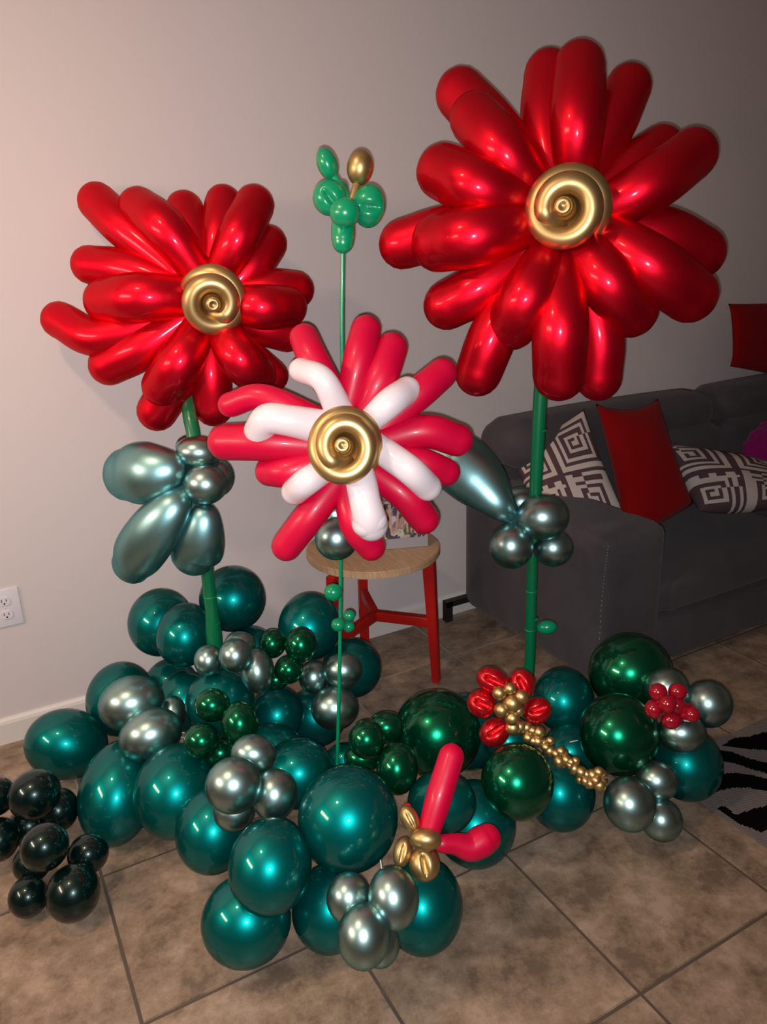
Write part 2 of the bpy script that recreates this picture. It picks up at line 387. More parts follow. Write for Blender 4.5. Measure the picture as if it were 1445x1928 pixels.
# plush purple pillow
bm = bmesh.new(); bmesh.ops.create_icosphere(bm, subdivisions=5, radius=1)
for v in bm.verts:
    k = 1+.035*(sin(17*v.co.x+3*v.co.z)*sin(19*v.co.y)+sin(23*v.co.z+5*v.co.x)*.7)+random.uniform(-.012, .012)
    v.co = Vector((v.co.x*.20, v.co.y*.09, v.co.z*.15))*k
o = obj('plush_pillow', bm, PURP, loc=D((1470, 858), 3.13)); o.rotation_euler = (-.3, 0, 0)
setp(o, 'fluffy purple plush pillow against the sofa back at the right edge', 'cushion')

# ------------------------------------------------ stool with canvas print
hub = Vector((1.150, 2.225, 0)); SZ = .50
stool = thing('side_table', 'round oak-topped side table on three red legs, by the sofa', 'table', (1.15, 2.225, 0))
bm = bmesh.new(); bmesh.ops.create_cone(bm, cap_ends=True, segments=72, radius1=.232, radius2=.232, depth=.026)
bmesh.ops.bevel(bm, geom=[e for e in bm.edges if abs(e.verts[0].co.z-e.verts[1].co.z) < 1e-5], offset=.004, segments=2, affect='EDGES')
seatc = Vector((1.152, 2.225, SZ-.013)); obj('tabletop', bm, WOOD, stool, loc=seatc, smooth=False)
feet = [Vector((1.302, 2.062, 0)), Vector((.928, 2.112, 0)), Vector((1.212, 2.445, 0))]
for ft in feet:
    topp = hub+(ft-hub)*.90; topp.z = SZ-.026
    bm = bmesh.new(); d = (ft-hub); a = math.atan2(d.y, d.x)
    for (p, w) in ((ft, .030), (topp, .040)):
        pass
    e = Vector((cos(a), sin(a), 0)); s_ = Vector((-sin(a), cos(a), 0)); rows = []
    for p, w in ((ft, .026), (topp, .042)):
        rows.append([bm.verts.new(p+e*w/2*x+s_*.017*y) for x, y in ((1, 1), (-1, 1), (-1, -1), (1, -1))])
    for k in range(4): bm.faces.new((rows[0][k], rows[0][(k+1) % 4], rows[1][(k+1) % 4], rows[1][k]))
    bm.faces.new(rows[0]); bm.faces.new(list(reversed(rows[1]))); bmesh.ops.recalc_face_normals(bm, faces=bm.faces)
    bmesh.ops.bevel(bm, geom=list(bm.edges), offset=.003, segments=2, affect='EDGES')
    recenter(obj('leg', bm, STRED, stool, smooth=False), ft)
    L = (ft-hub).length-.018; mid = hub+(ft-hub).normalized()*L/2
    boxobj('stretcher', (mid.x, mid.y, .235), (L, .026, .036), STRED, stool, .003, rz=a)
    tp = hub+(topp-hub)*.5
    boxobj('top_rail', ((hub.x+topp.x)/2, (hub.y+topp.y)/2, SZ-.038), ((Vector((topp.x, topp.y, 0))-hub).length, .024, .022), STRED, stool, .002, rz=a)
# canvas print standing on the table
pr = mat('photo_print', (.5, .5, .5), 0, .35)
nt = pr.node_tree; tc = nt.nodes.new('ShaderNodeTexCoord'); vo = nt.nodes.new('ShaderNodeTexVoronoi'); vo.inputs['Scale'].default_value = 38
nz = nt.nodes.new('ShaderNodeTexNoise'); nz.inputs['Scale'].default_value = 24; nz.inputs['Detail'].default_value = 6
ad = nt.nodes.new('ShaderNodeMixRGB'); ad.blend_type = 'ADD'; ad.inputs[0].default_value = .12
nt.links.new(tc.outputs['Object'], nz.inputs['Vector']); nt.links.new(tc.outputs['Object'], ad.inputs[1]); nt.links.new(nz.outputs['Color'], ad.inputs[2]); nt.links.new(ad.outputs[0], vo.inputs['Vector'])
rp = nt.nodes.new('ShaderNodeValToRGB'); e = rp.color_ramp; e.interpolation = 'CONSTANT'
e.elements[0].position = 0; e.elements[0].color = (.07, .05, .09, 1); e.elements[1].position = .28; e.elements[1].color = (.42, .36, .27, 1)
for p_, c_ in ((.42, (.10, .13, .05)), (.5, (.55, .47, .45)), (.62, (.42, .24, .19)), (.72, (.22, .17, .24)), (.85, (.55, .52, .45))): e.elements.new(p_).color = (*c_, 1)
sp = nt.nodes.new('ShaderNodeSeparateColor'); nt.links.new(vo.outputs['Color'], sp.inputs[0]); nt.links.new(sp.outputs[0], rp.inputs[0]); nt.links.new(rp.outputs[0], nt.nodes['Principled BSDF'].inputs['Base Color'])
GREY = mat('canvas_grey', (.33, .32, .34), 0, .5); FLSH = mat('print_skin_tone', (.52, .30, .22), 0, .5)
a0 = Z((690, 1039), SZ); a1 = Z((807, 1029), SZ); top1 = D((813, 925), dist(a1)+.03)
cv = thing('photo_canvas', 'thick grey-edged photo canvas standing on the oak side table', 'picture', (a0+a1)/2)
ang = math.atan2((a1-a0).y, (a1-a0).x); wv = (a1-a0).length; hv = (top1.z-SZ)
cvb = boxobj('canvas_block', (a0+a1)/2+Vector((-sin(ang)*.012, cos(ang)*.012, hv/2+.001)), (wv, .022, hv), GREY, cv, .002, rz=ang)
bm = bmesh.new(); 
bmesh.ops.create_cube(bm, size=1, matrix=Matrix.Diagonal((wv*.92, .0012, hv*.74, 1)))
o = obj('print', bm, pr, cv, loc=(a0+a1)/2+Vector((sin(ang)*.0002, -cos(ang)*.0002, hv*.60)), smooth=False); o.rotation_euler = (0, 0, ang)
# printed standing legs
for k, (fx, w_) in enumerate(((-.02, .008), (.0, .007), (.035, .008), (.052, .007))):
    bm = bmesh.new()
    vs = [bm.verts.new((x, 0, z)) for x, z in ((-w_/2.4, -.03), (w_/2.4, -.03), (w_*.6, .075), (-w_*.6, .075))]
    r2 = bmesh.ops.extrude_face_region(bm, geom=[bm.faces.new(vs)]); bmesh.ops.translate(bm, verts=[v for v in r2['geom'] if isinstance(v, bmesh.types.BMVert)], vec=(0, .0006, 0))
    bmesh.ops.recalc_face_normals(bm, faces=bm.faces)
    mid = (a0+a1)/2+(a1-a0).normalized()*fx+Vector((sin(ang)*.0016, -cos(ang)*.0016, hv*.52))
    o = obj('printed_leg', bm, FLSH, cv, loc=mid, smooth=False); o.rotation_euler = (0, (.12 if k % 2 else -.05), ang)

# ------------------------------------------------ zebra rug
def c6(u, v): p = Z((1300+u*.1659, 1300+v*.166)); return (p.x, p.y)
polys = [[c6(*q) for q in ((350, 650), (510, 560), (650, 550), (870, 490), (1500, 420), (2000, 470), (1500, 640), (870, 700), (650, 690), (500, 670))],
 [c6(*q) for q in ((200, 660), (340, 700), (480, 725), (650, 790), (870, 850), (1700, 960), (1700, 1100), (870, 965), (700, 920), (560, 870), (450, 840), (350, 830), (200, 800))],
 [c6(*q) for q in ((100, 1010), (360, 965), (510, 962), (700, 985), (870, 1030), (1900, 1280), (1900, 1500), (870, 1165), (650, 1130), (480, 1130), (330, 1165), (190, 1205))],
 [c6(*q) for q in ((285, 1385), (350, 1338), (400, 1345), (500, 1430), (560, 1430), (700, 1370), (870, 1335), (1300, 1440), (1700, 1700), (1300, 1750), (870, 1600), (800, 1640), (700, 1590), (600, 1560), (540, 1540))]]
def inp(x, y, P):
    r = False
    for (a, b), (c, d) in zip(P, P[1:]+P[:1]):
        if (b > y) != (d > y) and x < (c-a)*(y-b)/(d-b)+a: r = not r
    return r
rx0, rx1, ry0, ry1 = 1.577, 3.35, -.9, 1.305
xs = [rx0+i*.005 for i in range(85)]; x = xs[-1]
while x < rx1-.02: x += .02; xs.append(x)
ys = [ry1-i*.005 for i in range(100)]; y = ys[-1]
while y > ry0+.02: y -= .02; ys.append(y)
bm = bmesh.new()
g = [[bm.verts.new((x, y, .0075+.0009*((i+j) % 2))) for j, y in enumerate(ys)] for i, x in enumerate(xs)]
for i in range(len(xs)-1):
    for j in range(len(ys)-1):
        x, y = (xs[i]+xs[i+1])/2, (ys[j]+ys[j+1])/2
        f = bm.faces.new((g[i][j], g[i][j+1], g[i+1][j+1], g[i+1][j]))
        if x-rx0 < .03 and y < 1.12: dk = (x-rx0 > .008) and (inp(x, y, polys[3]) or inp(x-.01, y, polys[3]))
        elif y > .75 and x < 2.35: dk = any(inp(x, y, P) for P in polys)
        else: dk = sin(y*19+1.6*sin(x*3.1)+.8*sin(x*7+y*4)) > .15 and rx0+.06 < x < rx1-.06
        f.material_index = 1 if dk else 0
bed = [e for e in bm.edges if e.is_boundary]
r_ = bmesh.ops.extrude_edge_only(bm, edges=bed)
for v in r_['geom']:
    if isinstance(v, bmesh.types.BMVert): v.co.z = .0005
o = obj('zebra_rug', bm, [RUGL, RUGD], smooth=False); recenter(o, ((rx0+rx1)/2, (ry0+ry1)/2, 0))
setp(o, 'grey and black zebra-striped woven rug at the right edge', 'rug')

# ------------------------------------------------ loose big balloons of the garland: (u, v, half width, half height, distance, label, tilt)
TB = [
 (303,1172,61,65,2.466,'upper left teal balloon against the wall, behind the rounder one beside the left pole',0),
 (348,1196,54,61,2.329,'teal balloon just left of the foot of the left green pole',0),
 (439,1128,63,63,2.450,'highest teal balloon, right behind the left green pole',0),
 (583,1180,60,66,2.380,'teal balloon behind the two tiny green stem balls, left of the red table leg',8),
 (663,1258,57,57,2.447,'dark teal balloon in front of the side table, right end of the back row',0),
 (228,1316,63,70,2.456,'teal balloon behind the two long silver balloons at left',0),
 (322,1290,50,50,2.587,'shaded teal balloon low behind the left pole group, touching the wall side',0),
 (347,1320,52,58,2.360,'teal balloon between the long silver balloons and the three green ones',0),
 (415,1324,65,64,2.174,'dark teal balloon directly behind the upper of the three green balloons at left',0),
 (474,1217,42,38,2.500,'small teal balloon peeking out behind the silver cluster at the left pole foot',0),
 (522,1345,52,54,2.322,'deep teal balloon in the middle of the pile, below the small green trio',0),
 (595,1350,58,57,2.428,'teal balloon partly hidden by the silver ball on the thin stem',0),
 (513,1412,58,50,2.194,'shaded teal balloon behind the top of the front left silver cluster',0),
 (562,1456,68,66,2.065,'teal balloon right of the front left silver cluster, left of the thin stem',0),
 (125,1402,76,65,2.300,'leftmost large teal balloon, alone near the baseboard',4),
 (222,1493,72,98,2.083,'tall teal balloon on the floor right of the blackish balloons',0),
 (333,1490,79,88,2.001,'teal balloon below the green trio, second from left on the floor',0),
 (402,1562,72,81,1.872,'teal balloon under the front left silver cluster, on its left',0),
 (509,1632,79,88,1.637,'teal balloon under the front left silver cluster, left of the biggest one',0),
 (464,1735,85,82,1.672,'lowest teal balloon at the front, left end of the front row',0),
 (622,1710,74,80,1.720,'teal balloon behind the lowest silver cluster, on its left',0),
 (656,1542,95,98,1.720,'biggest teal balloon, front centre below the thin stem',0),
 (795,1705,77,87,1.710,'teal balloon right of the lowest silver cluster, below the gold knot',0),
 (832,1512,66,58,1.855,'teal balloon behind the upright red petal',0),
 (895,1552,78,80,1.953,'teal balloon on the floor behind the sideways red petal',0),
 (655,1435,46,36,2.240,'small shaded teal balloon behind the foot of the thin stem',0),
 (1062,1318,57,62,2.300,'teal balloon right of the red and gold blossom',0),
 (1055,1490,66,74,2.050,'teal balloon on the floor under the middle of the gold bead chain',0),
 (1075,1415,54,52,2.200,'shaded teal balloon behind the upper part of the gold bead chain',0),
 (1293,1437,66,71,2.130,'teal balloon at the right end, touching the zebra rug',0),
 (880,1378,74,72,2.302,'shaded dark teal balloon left behind the red and gold blossom',0),
 (958,1395,48,48,2.178,'shaded dark teal balloon right under the red and gold blossom',0)]
for k, (u, v, a, b, t, lab, tl) in enumerate(TB):
    o = balloon(u, v, a, b, t, TEAL, tilt=tl, lean=(.25*sin(k*2.3), .3)); setp(o, lab, 'balloon')
GB = [
 (823,1382,84,83,2.122,'large glossy green balloon left of the red and gold blossom'),
 (974,1472,69,71,1.893,'large glossy green balloon below the red and gold blossom'),
 (1187,1267,78,75,2.303,'topmost large green balloon in front of the sofa arm'),
 (1165,1383,75,77,2.080,'large dark green balloon between the gold bead chain and red berries')]
for k, (u, v, a, b, t, lab) in enumerate(GB):
    o = balloon(u, v, a, b, t, GREEN, lean=(.2*sin(k*2.3), .25)); setp(o, lab, 'balloon')

def cluster(name, label, m, items, small=True, ties=()):
    pts = [D((i[0], i[1]), i[4]) for i in items]; c = sum(pts, Vector())/len(pts); zmin = min(p.z for p in pts)
    t = thing(name, label, 'balloons', (c.x, c.y, max(0, zmin-.05)))
    for i in items: balloon(i[0], i[1], i[2], i[3], i[4], m, t, tilt=i[5] if len(i) > 5 else 0, lean=(0, 0), small=True)
    for a, b, tt in ties: tube('tie', [D(a, tt), D(b, tt)], [.0012, .0012], RIBW, t, 2, 6)
    return t
cluster('balloon_cluster', 'silver-green balloon cluster at the foot of the left pole', SILV, [(392,1243,27,30,2.129),(443,1234,31,33,2.059),(484,1263,32,43,2.109,-12),(452,1214,30,26,2.139)])
cluster('balloon_cluster', 'two long and one short silver-green balloons at the left, above the tall teal one', SILV, [(248,1324,62,52,2.157,-14),(284,1383,60,50,2.077,-22),(325,1347,26,37,2.217)], ties=[((336,1377), (347,1380), 2.1), ((337,1388), (346,1388), 2.1)])
cluster('balloon_cluster', 'four silver-green balloons at front left, over the teal pile', SILV, [(478,1420,44,37,1.820,10),(440,1478,54,53,1.730,-20),(517,1496,44,48,1.770),(441,1528,40,37,1.790)])
cluster('balloon_cluster', 'lowest silver-green cluster, on the floor at front centre', SILV, [(657,1690,43,46,1.570),(741,1691,49,57,1.530,-8),(685,1762,51,59,1.490),(716,1775,38,44,1.560)], ties=[((717,1620), (719,1636), 1.58)])
cluster('balloon_cluster', 'three silver-green balloons crossed by the thin green stem', SILV, [(591,1275,29,31,2.240),(646,1262,38,34,2.220),(631,1333,46,42,2.200)])
cluster('balloon_cluster', 'three silver-green balloons around the red berry balls, far right', SILV, [(1257,1297,41,40,2.153),(1334,1325,44,45,2.113),(1284,1380,45,38,2.043)])
cluster('balloon_cluster', 'three silver-green balloons on the floor at the end of the gold chain', SILV, [(1186,1514,49,51,1.930),(1237,1470,40,38,2.000),(1246,1544,39,40,1.970)])
cluster('balloon_cluster', 'small green trio left of the red table legs, near the top of the pile', GREEN, [(513,1212,26,28,2.200),(567,1214,31,35,2.160),(544,1261,28,27,2.140),(520,1280,24,22,2.220)])
cluster('balloon_cluster', 'green trio at the left centre, beside the long silver balloons', GREEN, [(400,1328,34,32,2.002),(452,1362,36,42,1.962,-10),(380,1395,34,34,1.952),(415,1418,30,28,2.012)])
cluster('balloon_cluster', 'four glossy green balloons right of the thin stem, front centre', GREEN, [(691,1392,35,37,1.900),(728,1370,36,31,1.980),(748,1447,40,49,1.880),(682,1428,35,29,1.960)])
cluster('balloon_cluster', 'upper blackish green cluster cut by the left edge of the photo', DARK, [(65,1496,48,47,1.977,-30),(-10,1500,37,37,1.997),(110,1526,37,41,2.037),(-2,1581,37,41,1.967),(55,1555,40,38,2.057)])
cluster('balloon_cluster', 'lower blackish green cluster on the floor at left', DARK, [(84,1595,44,45,1.800),(166,1608,38,37,1.880,-15),(138,1681,50,53,1.800),(53,1689,36,38,1.830,-20),(60,1626,35,35,1.900)])

# ------------------------------------------------ flowers
def petal(parent, pts, w, tc, off, m, base=.8, tipw=1., name='petal', seg=26, flat=1.):
    """pts tip..base pixel centres; off = (tip, mid, base) depth offsets"""
    pts = list(pts)
    if len(pts) == 2: pts = [pts[0], ((pts[0][0]+pts[1][0])/2, (pts[0][1]+pts[1][1])/2), pts[1]]
    offs = [off[0]+(off[1]-off[0])*min(1, 2*i/(len(pts)-1)) if i <= (len(pts)-1)/2 else off[1]+(off[2]-off[1])*(2*i/(len(pts)-1)-1) for i in range(len(pts))]
    P = [D(p, tc+o_) for p, o_ in zip(pts, offs)]
    R = w/2*tc/F
    rr = [R*tipw*.98, R, R*base][:3]
    if len(P) > 3: rr = [R*tipw*.98]+[R]*(len(P)-2)+[R*base]
    return tube(name, P, rr, m, parent, n=10, seg=seg, flat=flat)
def rosette(parent, u, v, R, tc, turns=2.35, start=0., tr=.27, dirn=1, squash=1., lean=(0, 0)):
    """coiled tube; R outer radius in photo px at distance tc"""
    k = tc/F; c = D((u, v), tc); zz = (-(ray((u, v)).normalized())+rt*lean[0]+up*lean[1]).normalized(); xx = (rt-zz*rt.dot(zz)).normalized(); yy = zz.cross(xx)
    P, rr = [], []; N = 130; r_in = .43
    for i in range(N+1):
        q_ = i/N; a = start+dirn*q_*turns*2*pi
        w = max(0, (q_-.86)/.14)                                  # the last stretch dives into the middle
        rho = R*((1-tr)*(1-q_/.86)+r_in*(q_/.86)) if w == 0 else R*(r_in-.30*w)
        tb_ = R*(tr*(1+.06*sin(pi*q_))-.07*w)
        zoff = R*(-.16+.30*min(1, q_/.7)-.50*w-.55*max(0, 1-q_/.20)**2)
        tb_ *= min(1, .72+q_*2.8); rho *= min(1, .90+q_*.9); P.append(c+(xx*cos(a)*rho+yy*sin(a)*rho*squash+zz*zoff)*k); rr.append(tb_*k)
    o = obj('rosette', sweep(bmesh.new(), P, rr, 22), GOLD, parent, label='coiled gold balloon centre'); recenter(o, c)
    # tucked end: small nose with a dimple
    bm = bmesh.new(); prof = [(0, .10), (.03, .105), (.06, .135), (.10, .145), (.135, .12), (.155, .05), (.145, -.02), (.175, -.05), (.20, -.12), (.22, -.20), (.33, -.26), (.45, -.28), (.45, -.34), (.1, -.36)]; rows = []
    for r_, z_ in prof[1:]: rows.append([bm.verts.new((r_*cos(2*pi*q/24), r_*sin(2*pi*q/24), z_)) for q in range(24)])
    ct = bm.verts.new((0, 0, prof[0][1]))
    for q in range(24):
        q2 = (q+1) % 24; bm.faces.new((ct, rows[0][q], rows[0][q2]))
        for a_, b_ in zip(rows, rows[1:]): bm.faces.new((a_[q], b_[q], b_[q2], a_[q2]))
    M_ = Matrix.Translation(c+zz*R*k*.24-xx*R*k*.03) @ Matrix((xx, yy, zz)).transposed().to_4x4() @ Matrix.Diagonal((R*k*1.32,)*3+(1,))
    o2 = obj('knob', bm, GOLD, o); mm = M_.copy(); mm.translation -= wloc(o); o2.matrix_basis = mm
    return o
def leaf(parent, pts, widths, ts, m=LEAFS, flat=.8):
    P = [D(p, t_) for p, t_ in zip(pts, ts)]
    return tube('leaf', P, [w/2*t_/F for w, t_ in zip(widths, ts)], m, parent, n=10, seg=30, flat=flat, flatdir=fw)
def zc(x, y, s, x0, y0): return (x0+x*s, y0+y*s)

def bean(parent, c, a, b, t, m, ang, name='petal', crease=.45, depth=.85, as_sub=False):
    """pinched loop balloon: two lobes divided by a crease along its long axis"""
    bm = bmesh.new(); bmesh.ops.create_icosphere(bm, subdivisions=5, radius=1)
    for v in bm.verts:
        x, y, z = v.co; k = 1-crease*math.exp(-abs(y/.16)**1.3)*math.exp(-((x-.1)/.62)**4)*max(0, z)**.5
        v.co = Vector((x, y, z*k))
    k = t/F; zz = -(ray(c).normalized()); xx = (rt-zz*rt.dot(zz)).normalized(); yy = zz.cross(xx); A = math.radians(ang)
    x2 = xx*cos(A)+yy*sin(A); y2 = -xx*sin(A)+yy*cos(A)
    M_ = Matrix.Translation(D(c, t)) @ Matrix((x2, y2, zz)).transposed().to_4x4() @ Matrix.Diagonal((a*k, b*k, (a+b)/2*k*depth, 1))
    return obj(name, bm, m, parent, mtx=M_)
# ---- right giant flower
foot = Z((984, 1405)); py = foot.y
FR = thing('balloon_flower', 'tallest flower: big red balloon petals with coiled gold centre on the right green pole', 'balloon flower', (foot.x, foot.y, 0))
sp = [foot]+[W(q, py) for q in ((997,1262), (1001,1120), (1004,1020), (1010,900), (1018,745), (1032,590))]
tR = dist(W((1018, 745), py))
hc = tR-.14
sp.append(D((1052, 450), hc+.10))
o = tube('pole', sp, [.0155, .0155, .0155, .0165, .0175, .0185, .0185, .018], STEM, FR, 8, 20)
for q, w_ in (((1003,1112),.0185), ((1005,1164),.0185), ((1013,1090),.0), ((1017,810),.0205), ((1001,1185),.018)):
    if not w_: continue
    p = W((q[0]-(2 if q[1] > 1000 else 0), q[1]), py)
    bm = bmesh.new(); sweep(bm, [p+Vector((0, 0, -.0012)), p+Vector((0, 0, .0012))], [w_*.93, w_*.93], 20, (False, False)); recenter(obj('tape_ring', bm, GRNM, FR), p)
q = lambda x, y: zc(x, y, .4844, 700, 60)
f_ = (.03, -.035, .02); g_ = (.10, .06, .05)
front = [([(1090,130),(1088,225),(1085,330)],103), ([(895,223),(948,285),(1010,365)],100), ([(835,324),(900,352),(995,385)],106),
 ([(828,457),(900,443),(1000,420)],112), ([(965,610),(995,555),(1040,470)],101), ([(1054,705),(1056,610),(1056,480)],104),
 ([(1189,585),(1145,530),(1085,450)],104), ([(1299,555),(1225,500),(1120,430)],108), ([(1302,292),(1225,348),(1120,405)],101)]
back = [([(1032,140),(1028,230),(1045,340)],96), ([(1183,166),(1150,240),(1100,340)],93), ([(1243,282),(1190,320),(1110,380)],95),
 ([(1316,476),(1245,442),(1130,420)],106), ([(1128,712),(1128,620),(1080,480)],92), ([(901,702),(935,620),(1020,470)],95),
 ([(759,460),(850,435),(990,415)],98), ([(868,178),(925,240),(1020,350)],102), ([(843,575),(915,535),(1020,450)],98)]
for P, w in back: petal(FR, P, w, hc, g_, REDC)
for P, w in front: petal(FR, P, w, hc, f_, REDC)
rosette(FR, 1067, 393, 89, hc-.085, 1.95, start=-.9, tr=.225, dirn=1, lean=(-.10, .16))
cy = tR+.08
for u, v, a, b, dt in ((1022,974,50,44,-.05), (963,1028,43,44,-.03), (1042,1032,38,36,.0), (982,946,34,30,.08)):
    t_ = dist(W((1005, 1000), py)); balloon(u, v, a, b, t_+dt, SILV, FR, name='collar_balloon', small=True)
t_ = dist(W((1005, 1000), py))
leaf(FR, [(968,976),(940,948),(903,908),(865,872),(842,856)], [30,68,106,116,100], [t_-.02, t_-.03, t_, t_+.03, t_+.04])
balloon(1030, 1181, 20, 14, dist(W((1003, 1181), py)), GRNM, FR, name='bud_balloon', small=True, tilt=-5)

# ---- left flower
foot = W((404, 1215), 2.02); foot.z = 0; py = 2.02
FL = thing('balloon_flower', 'left flower: red balloon petals with coiled gold centre on the left green pole', 'balloon flower', foot)
hc = 2.08
sp = [foot, foot+Vector((0, 0, .25)), W((404,1207), py), W((399,1150), py), W((391,1080), py), W((383,960), py), W((366,830), py+.05), W((356,750), py+.12), D((375,640), hc+.20)]
tube('pole', sp, [.017, .017, .023, .019, .0185, .019, .0195, .0195, .019], STEM, FL, 8, 20)
for q_, w_ in (((396,1122),.0205), ((402,1172),.0215)):
    p = W(q_, py); bm = bmesh.new(); sweep(bm, [p+Vector((0, 0, -.0012)), p+Vector((0, 0, .0012))], [w_*.95]*2, 20, (False, False)); recenter(obj('tape_ring', bm, GRNM, FL), p)
front = [([(262,392),(312,432),(375,515)],80), ([(479,387),(450,445),(415,520)],78), ([(203,567),(270,560),(360,560)],92),
 ([(307,727),(340,680),(378,615)],82), ([(539,578),(490,578),(430,570)],82), ([(482,706),(450,672),(415,610)],80)]
back = [([(184,381),(237,432),(330,510)],78), ([(348,396),(362,445),(390,520)],76), ([(421,384),(412,440),(400,510)],74),
 ([(505,460),(475,500),(425,555)],76), ([(557,546),(510,545),(430,555)],74), ([(540,628),(490,612),(430,590)],74),
 ([(402,766),(398,700),(400,610)],78), ([(296,774),(335,710),(385,620)],80), ([(205,688),(270,655),(350,600)],80),
 ([(113,603),(190,635),(330,590)],74), ([(170,499),(250,510),(350,545)],76), ([(512,708),(470,672),(420,610)],66)]
for P, w in back: petal(FL, P, w, hc, (.085, .05, .045), REDC)
for P, w in front: petal(FL, P, w, hc, (.03, -.03, .02), REDC)
rosette(FL, 401, 569, 71, hc-.08, 1.8, start=2.6, tr=.235, dirn=-1, lean=(.10, -.18))
tL = dist(W((385, 900), py))
for u, v, a, b, dt in ((374,852,43,32,-.04), (387,912,42,39,-.06), (408,899,34,38,.02), (360,840,29,22,.04)):
    balloon(u, v, a, b, tL+dt, SILV, FL, name='collar_balloon', small=True)
leaf(FL, [(347,888),(322,886),(288,890),(260,892),(240,894)], [36,80,112,116,100], [tL-.04, tL-.06, tL-.05, tL-.02, tL])
leaf(FL, [(350,925),(325,955),(292,998),(262,1040),(248,1062)], [36,74,98,98,78], [tL-.05, tL-.07, tL-.05, tL-.01, tL+.02])
leaf(FL, [(378,950),(381,975),(376,1010),(370,1032),(366,1042)], [34,70,96,104,90], [tL-.02, tL-.03, tL-.01, tL+.02, tL+.03])

# ---- middle flower with thin stem and bud on top
foot = Z((633, 1530)); py = foot.y
FM = thing('balloon_flower', 'middle red and white balloon petal flower on the thin stem topped by a green bud', 'balloon flower', (foot.x, foot.y, 0))
sp = [foot]+[W(q_, py) for q_ in ((635,1440), (640,1250), (642,1050), (645,800), (644,600), (646,450))]
tube('stem', sp, [.0048]*7, GRNM, FM, 8, 14)
tM = dist(W((645, 840), py)); hc = tM-.14
back = [([(573,637),(592,680),(637,760)],54,.9), ([(689,622),(675,680),(655,770)],56,.75), ([(737,657),(715,715),(680,780)],60,.7),
 ([(832,704),(785,745),(715,810)],57,.8), ([(861,829),(800,812),(720,830)],60,.95), ([(840,889),(790,870),(720,860)],52,.8),
 ([(799,977),(760,930),(690,880)],56,.9), ([(699,1029),(667,985),(648,900)],53,.8), ([(540,1028),(585,970),(640,900)],56,.9),
 ([(508,888),(545,887),(620,860)],54,.8), ([(425,833),(500,833),(610,840)],66,.85), ([(434,762),(498,748),(605,800)],46,1.25)]
for P, w, b in back: petal(FM, P, w*1.08, hc, (.05, .02, .03), REDM, base=b)
frontw = [([(567,697),(608,715),(640,775)],44,1.15), ([(767,735),(730,762),(680,810)],50,.8), ([(488,811),(505,789),(545,792),(610,805)],54,1.15),
 ([(555,926),(580,905),(620,880)],48,.9), ([(806,917),(768,882),(700,835)],50,1.0)]
for P, w, b in frontw: petal(FM, P, w*1.08, hc, (.0, -.045, .0), WHITE, base=b)
P = [D(p, hc+o_) for p, o_ in (((700,988),-.03), ((695,972),-.045), ((688,945),-.05), ((681,910),-.04), ((670,860),0))]
tube('petal', P, [r_*hc/F for r_ in (31, 31, 29, 29, 27)], WHITE, FM, 10, 26)
tube('petal', [D((690,985), hc-.04), D((704,980), hc-.045)], [27*hc/F, 25*hc/F], WHITE, FM, 10, 24)
rosette(FM, 649, 842, 79, hc-.085, 2.0, start=-.6, tr=.22, dirn=1, squash=1.10, lean=(-.05, .12))
tm = dist(W((640, 1015), py))
balloon(634, 1014, 42, 42, tm-.02, SILV, FM, name='collar_balloon', small=True)
balloon(632, 968, 32, 28, tm+.02, SILV, FM, name='collar_balloon', small=True)
for u, v, r_, dt in ((628,1115,17,-.01), (658,1159,11,0), (637,1176,13,-.012), (657,1180,11,0)):
    balloon(u, v, r_*1.05, r_*.98, dist(W((641, v), py))+dt, GRNM, FM, name='stem_ball', small=True)
# bud
tB = dist(W((646, 440), py)); qb = lambda x, y: zc(x, y, .1384, 560, 250); kb = .1384
bud = tube('bud', [D(qb(622, 1240), tB), D(qb(622, 1420), tB), D(qb(622, 1490), tB)], [157*kb*tB/F, 160*kb*tB/F, 148*kb*tB/F], GRNM, FM, 8, 26, label='green balloon bud with loops and a gold tip')
def sub(o): o.parent = bud; o.location = Vector(o.location)-Vector(bud.location); return o
def subball(x, y, a, b, dt, m, tilt=0, nm='balloon'):
    o = balloon(*qb(x, y), a*kb, b*kb, tB+dt, m, None, name=nm, small=True, tilt=tilt); o.parent = bud; o.location = Vector(o.location)-wloc(bud)
def subtube(nm, pts, rads, m, dts):
    P = [D(qb(*p), tB+d_) for p, d_ in zip(pts, dts)]
    o = tube(nm, P, [r_*kb*tB/F for r_ in rads], m, None, 10, 20); o.parent = bud; o.location = Vector(o.location)-wloc(bud)
subball(650, 1085, 215, 205, -.035, GRNM, nm='centre_ball')
def loop(pts, r_, dts, nm='loop'): subtube(nm, pts, r_, GRNM, dts)
def subbean(x, y, a, b, ang, dt, cr=.42):
    o = bean(None, qb(x, y), a*kb, b*kb, tB+dt, GRNM, ang, 'loop', cr); o.parent = bud; o.location = Vector(o.location)-wloc(bud)
subbean(975, 1000, 225, 280, -6, .0)
subbean(445, 885, 235, 235, -52, .0)
loop([(560,840),(600,740),(610,800),(640,900)], [60,85,90,80], [.05,.055,.045,.03])
subball(408, 425, 142, 218, -.004, GRNM, -21, 'upper_lobe')
subtube('neck', [(500,600),(560,680),(640,800),(690,900)], [58,42,45,45], GRNM, [0,0,.0,.0])
subtube('gold_neck', [(815,660),(790,760),(735,930)], [50,50,40], GOLDM, [-.005,-.01,-.01])
subball(853, 480, 183, 232, -.012, GOLD, 8, 'gold_tip')

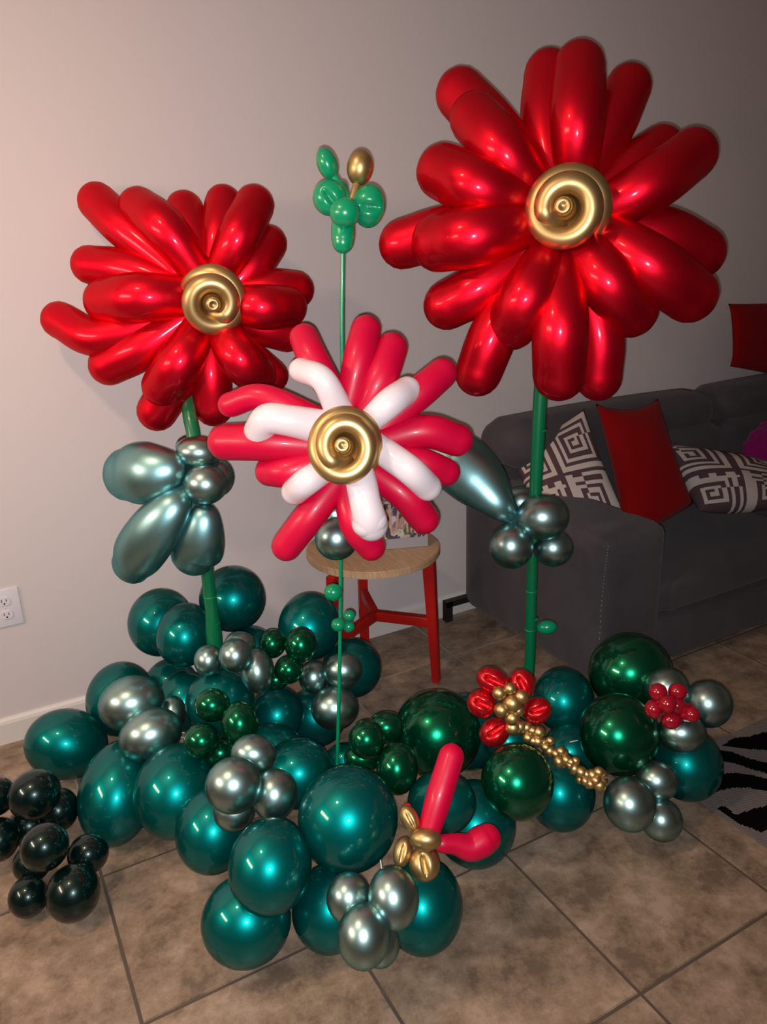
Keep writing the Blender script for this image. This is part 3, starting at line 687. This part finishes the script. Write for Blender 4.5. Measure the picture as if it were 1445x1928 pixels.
# ------------------------------------------------ red and gold blossom with gold chain
z1 = lambda x, y: zc(x, y, .4464, 800, 1150)
RB = thing('balloon_blossom', 'small blossom of five red balloon petals around gold beads', 'balloon flower', D((958, 1325), 2.0)+Vector((0, 0, -.05)))
tb_ = 1.96
for (x, y, a, b, an) in ((285,293,31,24,-25), (410,305,27,25,-65), (240,392,28,26,-25), (474,420,28,25,20), (295,512,30,26,35)):
    bean(RB, z1(x, y), a, b, tb_, REDS, an, crease=.45)
for x, y, r_ in ((315,347,12.5), (360,328,11), (407,362,13), (325,418,13.5), (370,390,17), (370,453,13), (395,420,11)):
    balloon(*z1(x, y), r_*1.12, r_*1.08, tb_-.035, GOLD, RB, name='gold_bead', small=True)
CH = thing('bead_chain', 'string of small gold balloon beads hanging from the blossom to the floor cluster', 'balloon chain', D((1060, 1410), 1.98)+Vector((0, 0, -.1)))
bead = [(372,492,15),(400,488,14),(430,492,12),(437,535,10),(456,505,9),(482,512,11.5),(460,548,9),(478,550,11.5),(500,555,9),(530,548,8),(512,575,9),
 (527,590,11.5),(553,603,9),(575,592,9),(588,600,8),(566,635,11.5),(597,628,10),(585,648,7),(618,638,8),(637,632,8),(632,665,11.5),(612,650,8),(660,680,11),(655,712,8),(678,718,9),(684,690,9),
 (708,692,11),(700,730,9),(735,680,10),(750,690,9),(722,715,10),(738,735,12),(752,722,8),(690,735,7)]
for k, (x, y, r_) in enumerate(bead): balloon(*z1(x, y), r_*1.08, r_*1.04, 1.95-.06*max(0, (x-400)/350)+.004*(k % 3), GOLD, CH, name='bead', small=True)
BR = thing('berry_cluster', 'bunch of little shiny red ball balloons on the far right silver cluster', 'balloons', D((1262, 1330), 2.0)+Vector((0, 0, -.05)))
for x, y, a, b in ((985,343,17,17), (1068,340,18,16), (967,415,17,18), (1025,393,17,17), (1041,462,19,17), (1108,428,19,18), (1000,380,14,14), (1065,400,17,17)):
    balloon(*z1(x, y), a, b, 1.99 if (x, y) != (1025,393) else 1.965, BERRY, BR, name='berry', small=True)
bm_ = tube('neck', [D(z1(1105, 430), 1.98), D(z1(1128, 437), 1.965)], [15*1.98/F, 15*1.97/F], BERRY, BR, 6, 20)

# ---- loose red petals with gold knot, front right
z8 = lambda x, y: zc(x, y, .4498, 350, 1350)
tg = 1.60
GK = thing('balloon_bow', 'two red balloon petals tied in a gold knot, at the front of the pile', 'balloon flower', D((802, 1600), tg)+Vector((0, 0, -.05)))
petal(GK, [z8(1112,165), z8(1085,255), z8(1058,345), z8(1018,480)], 51, tg, (.05, .02, .0), REDM, base=.85)
tube('petal', [D(z8(1075,530), tg), D(z8(1130,532), tg+.01), D(z8(1190,545), tg+.02), D(z8(1240,520), tg+.03), D(z8(1262,507), tg+.035)], [r_*tg/F for r_ in (17, 20, 26, 29, 27)], REDM, GK, 10, 26)
balloon(*z8(1005, 512), 31, 21, tg-.035, GOLD, GK, name='gold_knot', small=True, tilt=3)
bean(GK, z8(938, 425), 26, 17, tg+.0, GOLD, -62, 'gold_loop', .25)
bean(GK, z8(1000, 615), 31, 29, tg-.012, GOLD, -80, 'gold_loop', .5)
bean(GK, z8(908, 565), 27, 18, tg+.0, GOLD, -105, 'gold_loop', .35)
balloon(*z8(925, 375), 9, 6, tg+.02, REDM, GK, name='red_tip', small=True, tilt=-20)
tube('tie', [D((1074,1397), 2.05), D((1088,1394), 2.05)], [.0013, .0013], RIBW, CH, 2, 6)
